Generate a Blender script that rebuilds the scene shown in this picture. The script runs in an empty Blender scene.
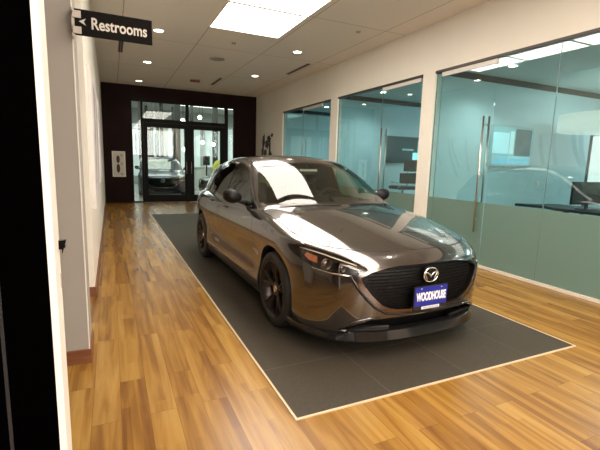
import bpy, bmesh, math, random
import numpy as np
from mathutils import Vector, Matrix
random.seed(7)
S = bpy.context.scene
COL = S.collection
# ------------------------------------------------------------------ camera
YAW, PITCH, ROLL, FPX, HCAM = 0.4387, -0.1523, 0.0288, 402.65, 1.4029
fw = Vector((math.sin(YAW)*math.cos(PITCH), math.cos(YAW)*math.cos(PITCH), math.sin(PITCH)))
rt = Vector((math.cos(YAW), -math.sin(YAW), 0)); up = rt.cross(fw)
r2 = rt*math.cos(ROLL)+up*math.sin(ROLL); u2 = -rt*math.sin(ROLL)+up*math.cos(ROLL)
cd = bpy.data.cameras.new('camera'); cam = bpy.data.objects.new('camera', cd); COL.objects.link(cam)
M = Matrix((r2, u2, -fw)).transposed().to_4x4(); M.translation = Vector((0, 0, HCAM))
cam.matrix_world = M; cd.sensor_width = 36; cd.lens = FPX/600*36; cd.clip_start = 0.02; cd.clip_end = 200
S.camera = cam
# ------------------------------------------------------------------ world, exposure
w = bpy.data.worlds.new('world'); S.world = w; w.use_nodes = True
w.node_tree.nodes['Background'].inputs[0].default_value = (0.9, 0.95, 1, 1)
w.node_tree.nodes['Background'].inputs[1].default_value = 0.25
S.view_settings.view_transform = 'Standard'; S.view_settings.look = 'None'
S.view_settings.exposure = 1.02; S.view_settings.gamma = 1.0
PANEL_E, PANEL_C = 4.9, (1.0, 0.90, 0.79)
DOWN_W, DOWN_C = 14.0, (1.0, 0.87, 0.72)
OFFICE_E, OFFICE_C = 6.0, (0.86, 0.98, 1.0)
SHOW_E = 2.6
FILL_E, FILL_C = 5.0, (1.0, .96, .90)

# ------------------------------------------------------------------ helpers
def mat(name, col, rough=.5, metal=0, coat=0, emis=None, es=0, spec=.5, ior=1.5):
    m = bpy.data.materials.new(name); m.use_nodes = True
    b = m.node_tree.nodes['Principled BSDF']
    b.inputs['Base Color'].default_value = (*col, 1); b.inputs['Roughness'].default_value = rough
    b.inputs['Metallic'].default_value = metal; b.inputs['Coat Weight'].default_value = coat
    b.inputs['Coat Roughness'].default_value = .03; b.inputs['Specular IOR Level'].default_value = spec
    if emis: b.inputs['Emission Color'].default_value = (*emis, 1); b.inputs['Emission Strength'].default_value = es
    return m
def nodes(m): return m.node_tree.nodes, m.node_tree.links, m.node_tree.nodes['Principled BSDF']
def noisy(name, c1, c2, scale, rough=.6, bump=0, stretch=(1, 1, 1), **k):  # two-tone procedural paint
    m = mat(name, c1, rough, **k); N, L, b = nodes(m)
    tc = N.new('ShaderNodeTexCoord'); mp = N.new('ShaderNodeMapping'); mp.inputs['Scale'].default_value = stretch
    nz = N.new('ShaderNodeTexNoise'); nz.inputs['Scale'].default_value = scale; nz.inputs['Detail'].default_value = 5
    cr = N.new('ShaderNodeValToRGB'); cr.color_ramp.elements[0].position = .3; cr.color_ramp.elements[1].position = .7
    cr.color_ramp.elements[0].color = (*c1, 1); cr.color_ramp.elements[1].color = (*c2, 1)
    L.new(tc.outputs['Object'], mp.inputs[0]); L.new(mp.outputs[0], nz.inputs[0]); L.new(nz.outputs[0], cr.inputs[0])
    L.new(cr.outputs[0], b.inputs['Base Color'])
    if bump:
        bp = N.new('ShaderNodeBump'); bp.inputs['Strength'].default_value = bump; bp.inputs['Distance'].default_value = .01
        L.new(nz.outputs[0], bp.inputs['Height']); L.new(bp.outputs[0], b.inputs['Normal'])
    return m
def glass(name, tint, ior=1.5, boost=0.0, rough=0.0):
    m = bpy.data.materials.new(name); m.use_nodes = True; N = m.node_tree.nodes; L = m.node_tree.links
    N.clear(); o = N.new('ShaderNodeOutputMaterial'); t = N.new('ShaderNodeBsdfTransparent'); g = N.new('ShaderNodeBsdfGlossy')
    t.inputs[0].default_value = (*tint, 1); g.inputs['Roughness'].default_value = rough
    fr = N.new('ShaderNodeFresnel'); fr.inputs[0].default_value = ior
    # outward and inward faces alike: use the incidence angle only
    geo = N.new('ShaderNodeNewGeometry'); dp = N.new('ShaderNodeVectorMath'); dp.operation = 'DOT_PRODUCT'
    L.new(geo.outputs['Normal'], dp.inputs[0]); L.new(geo.outputs['Incoming'], dp.inputs[1])
    ab = N.new('ShaderNodeMath'); ab.operation = 'ABSOLUTE'; L.new(dp.outputs['Value'], ab.inputs[0])
    om = N.new('ShaderNodeMath'); om.operation = 'SUBTRACT'; om.inputs[0].default_value = 1; L.new(ab.outputs[0], om.inputs[1])
    pw = N.new('ShaderNodeMath'); pw.operation = 'POWER'; pw.inputs[1].default_value = 5; L.new(om.outputs[0], pw.inputs[0])
    r0 = ((ior-1)/(ior+1))**2*1.9+boost
    ma = N.new('ShaderNodeMath'); ma.operation = 'MULTIPLY_ADD'; ma.inputs[1].default_value = 1-r0; ma.inputs[2].default_value = r0
    L.new(pw.outputs[0], ma.inputs[0]); N.remove(fr)
    mx = N.new('ShaderNodeMixShader'); L.new(ma.outputs[0], mx.inputs[0]); L.new(t.outputs[0], mx.inputs[1]); L.new(g.outputs[0], mx.inputs[2])
    L.new(mx.outputs[0], o.inputs[0]); return m
def emit(name, col, s):
    return mat(name, (.8, .8, .8), .5, emis=col, es=s)

def link(name, me, parent=None):
    o = bpy.data.objects.new(name, me); COL.objects.link(o)
    if parent: o.parent = parent
    return o
def tag(o, label, cat, group=None, kind=None):
    if label: o['label'] = label
    if cat: o['category'] = cat
    if group: o['group'] = group
    if kind: o['kind'] = kind
    return o
def thing(name, label, cat, loc=(0, 0, 0), rz=0, group=None):
    o = bpy.data.objects.new(name, None); COL.objects.link(o); o.location = loc; o.rotation_euler = (0, 0, rz)
    o.empty_display_size = .1
    return tag(o, label, cat, group)
class MB:
    """collects shapes and links them as one mesh object"""
    def __init__(s): s.bm = bmesh.new()
    def box(s, a, b, mi=0, bev=0, mtx=None):
        a = Vector(a); b = Vector(b); r = bmesh.ops.create_cube(s.bm, size=1)
        vs = r['verts']; c = (a+b)/2; d = b-a
        for v in vs: v.co = Vector((v.co.x*d.x+c.x, v.co.y*d.y+c.y, v.co.z*d.z+c.z))
        fs = set(f for v in vs for f in v.link_faces)
        if bev:
            es = list(set(e for v in vs for e in v.link_edges))
            r2 = bmesh.ops.bevel(s.bm, geom=es, offset=bev, segments=3, affect='EDGES', profile=.5)
            vs = list(set(v for f in r2['faces'] for v in f.verts)|set(v for v in vs if v.is_valid)); fs = set(f for v in vs for f in v.link_faces)
        for f in fs: f.material_index = mi
        if mtx is not None: bmesh.ops.transform(s.bm, matrix=mtx, verts=[v for v in vs if v.is_valid])
        return s
    def tube(s, pts, r, n=12, mi=0, caps=True):
        pts = [Vector(p) for p in pts]; rings = []
        rr = r if isinstance(r, (list, tuple)) else [r]*len(pts); ref = None
        for i, p in enumerate(pts):
            d = (pts[min(i+1, len(pts)-1)]-pts[max(i-1, 0)]).normalized()
            if ref is None: ref = Vector((0, 0, 1)) if abs(d.z) < .9 else Vector((1, 0, 0))
            a = d.cross(ref).normalized(); b = a.cross(d).normalized(); ref = b
            rings.append([s.bm.verts.new(p+(a*math.cos(2*math.pi*k/n)+b*math.sin(2*math.pi*k/n))*rr[i]) for k in range(n)])
        fs = []
        for A, B in zip(rings, rings[1:]):
            for k in range(n): fs.append(s.bm.faces.new((A[k], A[(k+1) % n], B[(k+1) % n], B[k])))
        if caps: fs += [s.bm.faces.new(rings[0][::-1]), s.bm.faces.new(rings[-1])]
        for f in fs: f.material_index = mi; f.smooth = True
        return s
    def lathe(s, prof, n=48, axis='z', mi=0, center=(0, 0, 0), mtx=None, closed=False):
        c = Vector(center); rings = []
        for r, h in prof:
            ring = []
            for k in range(n):
                t = 2*math.pi*k/n
                if axis == 'z': q = Vector((r*math.cos(t), r*math.sin(t), h))
                elif axis == 'x': q = Vector((h, r*math.cos(t), r*math.sin(t)))
                else: q = Vector((r*math.cos(t), h, -r*math.sin(t)))
                q = q+c
                if mtx is not None: q = mtx @ q
                ring.append(s.bm.verts.new(q))
            rings.append(ring)
        pairs = list(zip(rings, rings[1:]))+([(rings[-1], rings[0])] if closed else [])
        for A, B in pairs:
            for k in range(n):
                f = s.bm.faces.new((A[k], A[(k+1) % n], B[(k+1) % n], B[k])); f.material_index = mi; f.smooth = True
        if not closed:
            for R in (rings[0][::-1], rings[-1]):
                f = s.bm.faces.new(R); f.material_index = mi
        return s
    def prism(s, poly, d, mi=0, mtx=None):
        """poly: 3-D outline points, d: extrusion vector"""
        A = [s.bm.verts.new(Vector(p)) for p in poly]; B = [s.bm.verts.new(Vector(p)+Vector(d)) for p in poly]
        n = len(A); fs = [s.bm.faces.new(A[::-1]), s.bm.faces.new(B)]
        for k in range(n): fs.append(s.bm.faces.new((A[k], A[(k+1) % n], B[(k+1) % n], B[k])))
        for f in fs: f.material_index = mi
        if mtx is not None: bmesh.ops.transform(s.bm, matrix=mtx, verts=A+B)
        return s
    def ball(s, c, r, mi=0, seg=20):
        rv = bmesh.ops.create_uvsphere(s.bm, u_segments=seg, v_segments=seg//2, radius=1)['verts']
        r = Vector(r) if not isinstance(r, (int, float)) else Vector((r, r, r))
        for v in rv: v.co = Vector((v.co.x*r.x+c[0], v.co.y*r.y+c[1], v.co.z*r.z+c[2]))
        for f in set(f for v in rv for f in v.link_faces): f.smooth = True; f.material_index = mi
        return s
    def build(s, name, mats, parent=None, label=None, cat=None, group=None, kind=None, smooth=None, sub=0):
        bmesh.ops.recalc_face_normals(s.bm, faces=s.bm.faces)
        me = bpy.data.meshes.new(name); s.bm.to_mesh(me); s.bm.free()
        for m in (mats if isinstance(mats, (list, tuple)) else [mats]): me.materials.append(m)
        if smooth is not None:
            me.shade_smooth()
            me.set_sharp_from_angle(angle=smooth)
        o = link(name, me, parent)
        if sub:
            md = o.modifiers.new('subd', 'SUBSURF'); md.levels = sub; md.render_levels = sub
        return tag(o, label, cat, group, kind)
def text_mesh(txt, size, ext, name, m, parent=None, loc=(0, 0, 0), rot=(0, 0, 0), width=None, offset=0):
    cu = bpy.data.curves.new('t', 'FONT'); cu.body = txt; cu.size = size; cu.extrude = ext; cu.align_x = 'CENTER'; cu.align_y = 'CENTER'; cu.offset = offset
    t = bpy.data.objects.new('t', cu); COL.objects.link(t); bpy.context.view_layer.update()
    me = bpy.data.meshes.new_from_object(t.evaluated_get(bpy.context.evaluated_depsgraph_get()))
    bpy.data.objects.remove(t); me.name = name; me.materials.clear(); me.materials.append(m)
    if width:
        xs = [v.co.x for v in me.vertices]; k = width/(max(xs)-min(xs)); c = (max(xs)+min(xs))/2
        for v in me.vertices: v.co.x = (v.co.x-c)*k
    o = link(name, me, parent); o.location = loc; o.rotation_euler = rot
    return o
def copy_tree(o, parent=None):
    c = o.copy(); COL.objects.link(c)
    if parent: c.parent = parent
    for ch in list(o.children): copy_tree(ch, c)
    return c
PI = math.pi

# ------------------------------------------------------------------ car body functions
def spl(pts):
    P=np.array(pts,float);x=P[:,0];y=P[:,1];n=len(x);h=np.diff(x)
    A=np.zeros((n,n));b=np.zeros(n);A[0,0]=A[-1,-1]=1
    for i in range(1,n-1):
        A[i,i-1]=h[i-1];A[i,i]=2*(h[i-1]+h[i]);A[i,i+1]=h[i]
        b[i]=6*((y[i+1]-y[i])/h[i]-(y[i]-y[i-1])/h[i-1])
    M=np.linalg.solve(A,b)
    d0=(y[1]-y[0])/h[0]-h[0]*M[1]/6;d1=(y[-1]-y[-2])/h[-1]+h[-1]*M[-2]/6
    def f(t):
        t=np.asarray(t,float);i=np.clip(np.searchsorted(x,t)-1,0,n-2);hh=h[i];a=(x[i+1]-t);c=(t-x[i])
        r=M[i]*a**3/(6*hh)+M[i+1]*c**3/(6*hh)+(y[i]/hh-M[i]*hh/6)*a+(y[i+1]/hh-M[i+1]*hh/6)*c
        return np.where(t<x[0],y[0]+d0*(t-x[0]),np.where(t>x[-1],y[-1]+d1*(t-x[-1]),r))
    return f
def smax(a,b,k): 
    h=np.maximum(k-np.abs(a-b),0)/k
    return np.maximum(a,b)+h*h*h*k/6
def smin(a,b,k): return -smax(-a,-b,k)
def sst(a,b,t): t=np.clip((t-a)/(b-a),0,1);return t*t*(3-2*t)
HOOD=spl([(-.1,.66),(0.05,.735),(.15,.78),(.3,.832),(.6,.903),(.95,.962),(1.3,1.0),(1.7,1.02),(2.5,1.0),(3.5,1.01),(4.2,1.0),(4.6,.95)])
PLAN=spl([(-.1,.78),(.1,.815),(.35,.86),(.6,.884),(.9,.894),(1.5,.893),(2.3,.893),(3.1,.895),(3.6,.892),(4.0,.865),(4.3,.80),(4.6,.68)])
SIDE=spl([(.0,.10),(.15,.055),(.3,.018),(.45,.022),(.58,.02),(.70,.004),(.76,.0),(.83,.010),(.90,.040),(.98,.10),(1.1,.22),(1.5,.7)])
NPLAN=spl([(0,0),(.2,.008),(.4,.035),(.55,.082),(.68,.17),(.77,.29),(.84,.46),(.89,.68),(.95,1.1)])
NV=spl([(0,.16),(.12,.10),(.2,.045),(.3,.02),(.42,.004),(.55,.0),(.65,.014),(.70,.036),(.76,.098),(.83,.19),(.9,.30),(1.2,.8)])
TAIL=spl([(.0,4.30),(.2,4.40),(.4,4.455),(.6,4.45),(.75,4.42),(.9,4.40),(1.0,4.37),(1.2,4.2)])
ROOF=spl([(.8,.72),(1.0,.855),(1.25,.995),(1.5,1.127),(1.75,1.264),(1.98,1.378),(2.2,1.450),(2.5,1.488),(2.9,1.490),(3.4,1.445),(3.8,1.365),(4.1,1.29),(4.4,1.20)])
RG=spl([(.8,4.42),(.95,4.33),(1.1,4.21),(1.25,4.08),(1.4,3.96),(1.5,3.88)])
GPL=spl([(.9,.70),(1.25,.765),(1.6,.805),(2.2,.822),(3.0,.806),(3.6,.765),(4.2,.69),(4.6,.6)])
GT=spl([(.8,-.02),(.95,.0),(1.1,.045),(1.25,.108),(1.40,.20),(1.53,.32)])
def body(x,L,z):
    x=np.abs(x)
    w=sst(.95,1.5,L)*(1-sst(2.7,3.3,L))
    side=x-PLAN(L)+SIDE(z)+w*.022*np.exp(-((z-.47)/.13)**2)
    xr=x/.8
    crease=-.010*np.exp(-((x-(.50+.13*np.clip(L,0,1.4)))/.07)**2)*sst(.12,.5,L)
    top=z-(HOOD(L)-.085*xr**2.6*(1-.25*sst(.6,1.4,L))-crease)
    nose=(NPLAN(x)+NV(z)-L)*.8
    tail=(L-(TAIL(z)-.35*(x/.85)**3.2*.8))*.8
    low=smax(side,top,.09)
    low=smax(low,nose,.05)
    low=smax(low,tail,.12)
    low=smax(low,.17-z,.03)
    gs=(x-GPL(L)+GT(z))*.93
    gr=(z-(ROOF(L-.26*x**2*(1-sst(2.0,3.0,L)))-.042*(x/.55)**2))*.9
    gb=(L-(RG(z)-.30*x**2))*.8
    g=smax(smax(gs,gr,.07),gb,.06)
    g=smax(g,.8-z,.02)
    return smin(low,g,.035-.021*(1-sst(1.5,1.9,L)))
# ------------------------------------------------------------------ materials
def wood_floor():
    m = mat('wood_floor', (.5, .25, .08), .27); N, L, b = nodes(m)
    tc = N.new('ShaderNodeTexCoord'); mp = N.new('ShaderNodeMapping'); mp.inputs['Rotation'].default_value = (0, 0, PI/2)
    L.new(tc.outputs['Object'], mp.inputs[0])
    def brick(c1, c2, mortar, w, h, ms, off):
        br = N.new('ShaderNodeTexBrick'); br.offset = off; br.offset_frequency = 2
        br.inputs['Color1'].default_value = (*c1, 1); br.inputs['Color2'].default_value = (*c2, 1); br.inputs['Mortar'].default_value = (*mortar, 1)
        br.inputs['Scale'].default_value = 1; br.inputs['Brick Width'].default_value = w; br.inputs['Row Height'].default_value = h
        br.inputs['Mortar Size'].default_value = ms; br.inputs['Mortar Smooth'].default_value = .3; br.inputs['Bias'].default_value = 0
        L.new(mp.outputs[0], br.inputs[0]); return br
    b1 = brick((0, 0, 0), (1, 1, 1), (.3, .3, .3), 1.1, .145, .0, .37)
    b2 = brick((0, 0, 0), (1, 1, 1), (.5, .5, .5), .95, .0483, .0, .43)
    b3 = brick((1, 1, 1), (1, 1, 1), (.55, .52, .50), 1.1, .145, .0016, .37)
    # per-plank offset for the grain
    mp2 = N.new('ShaderNodeMapping'); mp2.inputs['Scale'].default_value = (11, .8, 1); L.new(tc.outputs['Object'], mp2.inputs[0])
    ad = N.new('ShaderNodeVectorMath'); ad.operation = 'MULTIPLY_ADD'; ad.inputs[1].default_value = (37, 11, 0)
    L.new(b1.outputs['Color'], ad.inputs[0]); L.new(mp2.outputs[0], ad.inputs[2])
    nz = N.new('ShaderNodeTexNoise'); nz.inputs['Scale'].default_value = 1.3; nz.inputs['Detail'].default_value = 6; nz.inputs['Distortion'].default_value = .9
    L.new(ad.outputs[0], nz.inputs[0])
    nz2 = N.new('ShaderNodeTexNoise'); nz2.inputs['Scale'].default_value = 4; nz2.inputs['Detail'].default_value = 4; L.new(ad.outputs[0], nz2.inputs[0])
    def mth(op, a, c, d=None):
        n = N.new('ShaderNodeMath'); n.operation = op
        for i, v in enumerate([a, c] + ([d] if d is not None else [])):
            if isinstance(v, (int, float)): n.inputs[i].default_value = v
            else: L.new(v, n.inputs[i])
        return n.outputs[0]
    t = mth('MULTIPLY', b1.outputs['Color'], .20)
    t = mth('MULTIPLY_ADD', b2.outputs['Color'], .15, t)
    t = mth('MULTIPLY_ADD', nz.outputs[0], .86, t)
    t = mth('MULTIPLY_ADD', nz2.outputs[0], .07, t)
    cr = N.new('ShaderNodeValToRGB'); e = cr.color_ramp.elements
    e[0].position = .38; e[0].color = (.145, .056, .009, 1); e[1].position = .90; e[1].color = (.39, .222, .050, 1)
    x = e.new(.555); x.color = (.225, .102, .016, 1); x = e.new(.68); x.color = (.295, .148, .026, 1)
    L.new(t, cr.inputs[0])
    mx = N.new('ShaderNodeMixRGB'); mx.blend_type = 'MULTIPLY'; mx.inputs[0].default_value = 1
    L.new(cr.outputs[0], mx.inputs[1]); L.new(b3.outputs['Color'], mx.inputs[2]); L.new(mx.outputs[0], b.inputs['Base Color'])
    bp = N.new('ShaderNodeBump'); bp.inputs['Strength'].default_value = .03; bp.inputs['Distance'].default_value = .002
    L.new(nz2.outputs[0], bp.inputs['Height'])
    return m
def tile_mat():
    m = mat('mat_tile', (.06, .05, .04), .62, spec=.25); N, L, b = nodes(m)
    tc = N.new('ShaderNodeTexCoord'); mp = N.new('ShaderNodeMapping'); mp.inputs['Location'].default_value = (-.8816, -2.40, 0)
    br = N.new('ShaderNodeTexBrick'); br.offset = 0.0; br.inputs['Scale'].default_value = 1
    br.inputs['Brick Width'].default_value = .645; br.inputs['Row Height'].default_value = 1.29; br.inputs['Mortar Size'].default_value = .0022
    br.inputs['Color1'].default_value = (.050, .041, .029, 1); br.inputs['Color2'].default_value = (.057, .046, .033, 1); br.inputs['Mortar'].default_value = (.12, .105, .08, 1)
    L.new(tc.outputs['Object'], mp.inputs[0]); L.new(mp.outputs[0], br.inputs[0])
    nz = N.new('ShaderNodeTexNoise'); nz.inputs['Scale'].default_value = 60; L.new(tc.outputs['Object'], nz.inputs[0])
    mx = N.new('ShaderNodeMixRGB'); mx.blend_type = 'OVERLAY'; mx.inputs[0].default_value = .3; L.new(br.outputs[0], mx.inputs[1]); L.new(nz.outputs[0], mx.inputs[2])
    L.new(mx.outputs[0], b.inputs['Base Color']); return m
def ceiling_mat():
    m = mat('ceiling_board', (.88, .82, .74), .9); N, L, b = nodes(m)
    tc = N.new('ShaderNodeTexCoord'); mp = N.new('ShaderNodeMapping'); mp.inputs['Location'].default_value = (-.26, -.95, 0)
    br = N.new('ShaderNodeTexBrick'); br.offset = 0; br.inputs['Scale'].default_value = 1
    br.inputs['Brick Width'].default_value = 1.34; br.inputs['Row Height'].default_value = 2.5; br.inputs['Mortar Size'].default_value = .008
    br.inputs['Color1'].default_value = (.89, .83, .75, 1); br.inputs['Color2'].default_value = (.87, .81, .73, 1); br.inputs['Mortar'].default_value = (.5, .43, .37, 1)
    L.new(tc.outputs['Object'], mp.inputs[0]); L.new(mp.outputs[0], br.inputs[0]); L.new(br.outputs[0], b.inputs['Base Color']); return m
FLOOR = wood_floor(); TILE = tile_mat(); CEIL = ceiling_mat()
WALLW = noisy('wall_paint_cream', (.84, .80, .71), (.86, .82, .73), 3, .75)
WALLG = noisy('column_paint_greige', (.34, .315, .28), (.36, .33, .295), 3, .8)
WHITE = mat('white_trim', (.82, .78, .72), .45)
DARKW = noisy('dark_brown_wall', (.014, .006, .005), (.019, .009, .008), 2, .7, spec=.1)
FRAME = mat('door_frame_bronze', (.006, .0055, .004), .5, spec=.12)
BLACK = mat('black_gloss', (.0006, .0005, .0005), .6, spec=.0)
BASEB = noisy('walnut_baseboard', (.16, .055, .025), (.23, .085, .035), 6, .35, stretch=(1, .2, 8))
STEEL = mat('brushed_steel', (.55, .52, .48), .28, 1)
OWALL = mat('office_wall_blue', (.60, .72, .74), .7)
OWALL2 = mat('office_wall_pale', (.74, .80, .80), .7)
OFLOOR = noisy('office_carpet', (.20, .30, .32), (.25, .36, .38), 40, .95)
OCEIL = mat('office_ceiling', (.50, .56, .55), .9)
GL = glass('office_glass', (.80, .93, .92), 1.5, .05)
GLD = glass('door_glass', (.82, .92, .90), 1.36, .0)
FROST = bpy.data.materials.new('frosted_film'); FROST.use_nodes = True
_N = FROST.node_tree.nodes; _L = FROST.node_tree.links; _N.clear()
_o = _N.new('ShaderNodeOutputMaterial'); _a = _N.new('ShaderNodeBsdfTranslucent'); _a.inputs[0].default_value = (.52, .70, .60, 1)
_b = _N.new('ShaderNodeBsdfPrincipled'); _b.inputs['Base Color'].default_value = (.25, .31, .27, 1); _b.inputs['Roughness'].default_value = .22
_m = _N.new('ShaderNodeMixShader'); _m.inputs[0].default_value = .5
_L.new(_a.outputs[0], _m.inputs[1]); _L.new(_b.outputs[0], _m.inputs[2]); _L.new(_m.outputs[0], _o.inputs[0])
PANEL = emit('light_panel', PANEL_C, PANEL_E); DOWN = emit('downlight_lens', (1, .86, .68), 14)

H = 3.64; XL = -.196; XR = 4.707; YF = 13.92
def st(name, mb, m, parent=None):
    o = mb.build(name, m, parent)
    if not parent: o['kind'] = 'structure'
    return o
def boxst(name, a, b, m, parent=None): return st(name, MB().box(a, b), m, parent)
# floor & ceiling
boxst('floor', (-3.2, -6, -.1), (XR+.0, YF, 0), FLOOR)
boxst('floor_showroom', (-6, YF, -.1), (12, 30, 0), mat('showroom_floor', (.34, .33, .31), .25))
boxst('floor_office', (XR, -6, -.1), (9.5, YF, 0), OFLOOR)
boxst('ceiling', (-3.2, -6, H), (XR+.12, YF, H+.1), CEIL)
boxst('ceiling_showroom', (-6, YF+.14, 4.3), (12, 30, 4.4), mat('showroom_ceiling', (.5, .5, .47), .9))
boxst('ceiling_office', (XR+.12, -6, 3.0), (9.5, YF, 3.1), OCEIL)
# left side
boxst('wall_left', (XL-.16, 4.46, 0), (XL, YF, H), WALLW)
boxst('baseboard_left', (XL-.16, 4.448, 0), (XL+.012, YF, .10), BASEB)
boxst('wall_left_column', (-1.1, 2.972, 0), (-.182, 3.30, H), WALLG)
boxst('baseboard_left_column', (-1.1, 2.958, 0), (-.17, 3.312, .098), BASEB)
boxst('trim_1', (-.187, 2.966, .098), (-.180, 2.974, H), WHITE)  # white strip put in for the bright highlight along the column edge
boxst('wall_left_restroom_hall', (-3.2, 4.50, 0), (XL-.16, 4.64, H), WALLW)
boxst('wall_left_hall_end', (-3.2, 1.4, 0), (-3.1, 4.5, H), WALLW)
boxst('wall_left_far_corner', (-3.2, 1.28, 0), (-1.15, 1.4, H), WALLW)
# near dark opening on the left: a dark framed door leaf folded back, with a white edge
boxst('wall_left_near', (-1.3, -6, 0), (-1.15, 1.4, H), mat('near_wall_black', (.006, .005, .006), .3))
d1 = boxst('door_1', (-1.15, 1.19, 0), (-.158, 1.232, H), BLACK)
boxst('edge_trim', (-.158, 1.188, 0), (-.1415, 1.30, H), WHITE, d1)
MB().box((-.395, 1.187, 0), (-.385, 1.19, H)).box((-.27, 1.187, 0), (-.262, 1.19, H)).build('glazing_bead', mat('bead_dark', (.012, .013, .016), .4), d1)
MB().tube([(-.1415, 1.29, 1.155), (-.126, 1.29, 1.155)], .008).box((-.1415, 1.28, 1.145), (-.134, 1.30, 1.17)).prism([(-.134, 1.28, 1.17), (-.122, 1.28, 1.172), (-.134, 1.28, 1.13)], (0, .012, 0)).build('door_handle', mat('handle_black', (.01, .01, .01), .3, 1), d1)
MB().box((-.1415, 1.28, 1.035), (-.139, 1.30, 1.075)).build('strike_plate', STEEL, d1)
boxst('window_40', (-1.0, -5.98, 1.7), (4.6, -5.96, 3.6), emit('added_back_fill', FILL_C, FILL_E))  # added glowing strip, unseen, to brighten the ceiling and camera-facing walls
for i, x in enumerate((-1.0, .4, 1.8, 3.2, 4.6)): boxst('trim_%d' % (40+i), (x-.04, -5.96, 0), (x+.04, -5.86, 3.3), FRAME)
boxst('wall_back', (-3.2, -6.1, 0), (9.5, -6, H), noisy('back_wall', (.30, .22, .17), (.33, .25, .19), 2, .7))
# far wall: dark with glazed double doors
mb = MB()
X0, X1 = .60, 3.93
mb.box((-1, YF, 0), (X0, YF+.14, H)).box((X1, YF, 0), (5.2, YF+.14, H)).box((X0, YF, 3.24), (X1, YF+.14, H))
st('wall_far', mb, DARKW)
boxst('baseboard_far', (XL, YF-.012, 0), (X0, YF, .06), DARKW)
mb = MB(); F0, F1 = YF+.02, YF+.10
for a, b in ((X0, .645), (.90, .965), (2.285, 2.385), (3.585, 3.70), (3.89, X1)): mb.box((a, F0, 0), (b, F1, 3.24))
mb.box((X0, F0-.001, 3.17), (X1, F1-.001, 3.24)).box((.93, F0-.002, 2.55), (3.62, F1-.002, 2.67)).box((X0, F0-.001, 0), (.93, F1-.001, .04)).box((3.62, F0-.001, 0), (X1, F1-.001, .04))
st('trim_2', mb, FRAME)
def win(n, a, b, m=GLD):
    return boxst('window_%d' % n, a, b, m)
win(1, (.645, YF+.055, .04), (.90, YF+.063, 3.17)); win(2, (3.70, YF+.055, .04), (3.89, YF+.063, 3.17))
win(3, (.965, YF+.055, 2.67), (2.285, YF+.063, 3.17)); win(4, (2.385, YF+.055, 2.67), (3.585, YF+.063, 3.17))
def gdoor(n, x0, x1, gx0, gx1, hx):
    mb = MB(); y0, y1 = YF+.0, YF+.05
    mb.box((x0, y0, .01), (gx0, y1, 2.545)).box((gx1, y0, .01), (x1, y1, 2.545)).box((gx0, y0, .01), (gx1, y1, .24)).box((gx0, y0, 2.40), (gx1, y1, 2.545))
    d = st('door_%d' % n, mb, FRAME)
    MB().box((gx0, YF+.02, .24), (gx1, YF+.028, 2.40)).build('pane', GLD, d)
    MB().tube([(hx, YF-.045, .95), (hx, YF-.045, 1.35)], .012).tube([(hx, YF-.045, 1.0), (hx, YF, 1.0)], .008).tube([(hx, YF-.045, 1.3), (hx, YF, 1.3)], .008).build('pull_handle', STEEL, d)
    return d
gdoor(2, .967, 2.333, 1.08, 2.235, 2.285); gdoor(3, 2.337, 3.583, 2.54, 3.42, 2.44)
# right wall with three glazed bays
ZH = 2.90; WX = XR+.12
mb = MB(); mb.box((XR, -6, ZH), (WX, YF, H))
for a, b in ((11.45, YF), (8.21, 8.53), (5.15, 5.43), (-6, -1.9)): mb.box((XR, a, 0), (WX, b, ZH))
st('wall_right', mb, WALLW)
boxst('baseboard_right', (XR-.012, 11.45, 0), (XR, YF, .08), WHITE)
mb = MB()
for a, b in ((8.53, 11.45), (5.43, 8.21), (-1.9, 5.15)): mb.box((XR+.0, a, 0), (XR+.10, b, .035)); 
st('trim_3', mb, mat('sill_pale', (.72, .66, .56), .4))
mb = MB()
for a, b in ((8.53, 11.45), (5.43, 8.21), (-1.9, 5.15)): mb.box((XR-.004, a, ZH-.035), (XR+.10, b, ZH))
st('trim_4', mb, mat('header_track_dark', (.045, .035, .03), .4))
mb = MB()
for yj, in ((8.21,), (5.15,), (8.53,), (5.43,), (11.45,)): mb.box((XR+.035, yj-.006, .035), (XR+.055, yj+.006, ZH-.035))
st('trim_5', mb, mat('glass_edge_dark', (.05, .10, .10), .3))
GX = XR+.03
nwin = [5]
def pane(y0, y1, z1=ZH-.035):
    n = nwin[0]; nwin[0] += 1
    o = boxst('window_%d' % n, (GX, y0+.004, .035), (GX+.012, y1-.004, z1), GL)
    MB().box((GX-.0018, y0+.004, .036), (GX-.0003, y1-.004, .925)).build('frosted_film', FROST, o)
    MB().box((GX-.001, y0-.003, .035), (GX+.013, y0+.003, z1)).build('glass_joint', JOINT, o)
JOINT = mat('glass_joint_grey', (.20, .27, .26), .4)
ndoor = [4]
def gldoor(y0, y1, hy, hz0, hz1, hx=None):
    n = ndoor[0]; ndoor[0] += 1
    o = boxst('door_%d' % n, (GX, y0+.005, .045), (GX+.012, y1-.005, 2.80), GL)
    MB().box((GX-.0018, y0+.005, .046), (GX-.0003, y1-.005, .925)).build('frosted_film', FROST, o)
    MB().box((GX-.012, y0+.004, 2.80), (GX+.024, y1-.004, 2.862)).build('top_rail', mat('rail_pale', (.75, .72, .66), .4), o)
    for sx, nm in ((-1, 'pull_handle'), (1, 'pull_handle')):
        x = GX+.006+sx*.055
        mb = MB().tube([(x, hy, hz0), (x, hy, hz1)], .0135)
        for z in (hz0+.18, (hz0+hz1)/2, hz1-.12): mb.tube([(x, hy, z), (GX+.006+sx*.007, hy, z)], .008)
        mb.build(nm, STEEL, o)
gldoor(4.02, 5.03, 4.125, .50, 2.12); pane(5.03, 5.15); pane(3.17, 4.02); pane(2.2, 3.17); pane(.9, 2.2); pane(-.5, .9); pane(-1.9, -.5)
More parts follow.
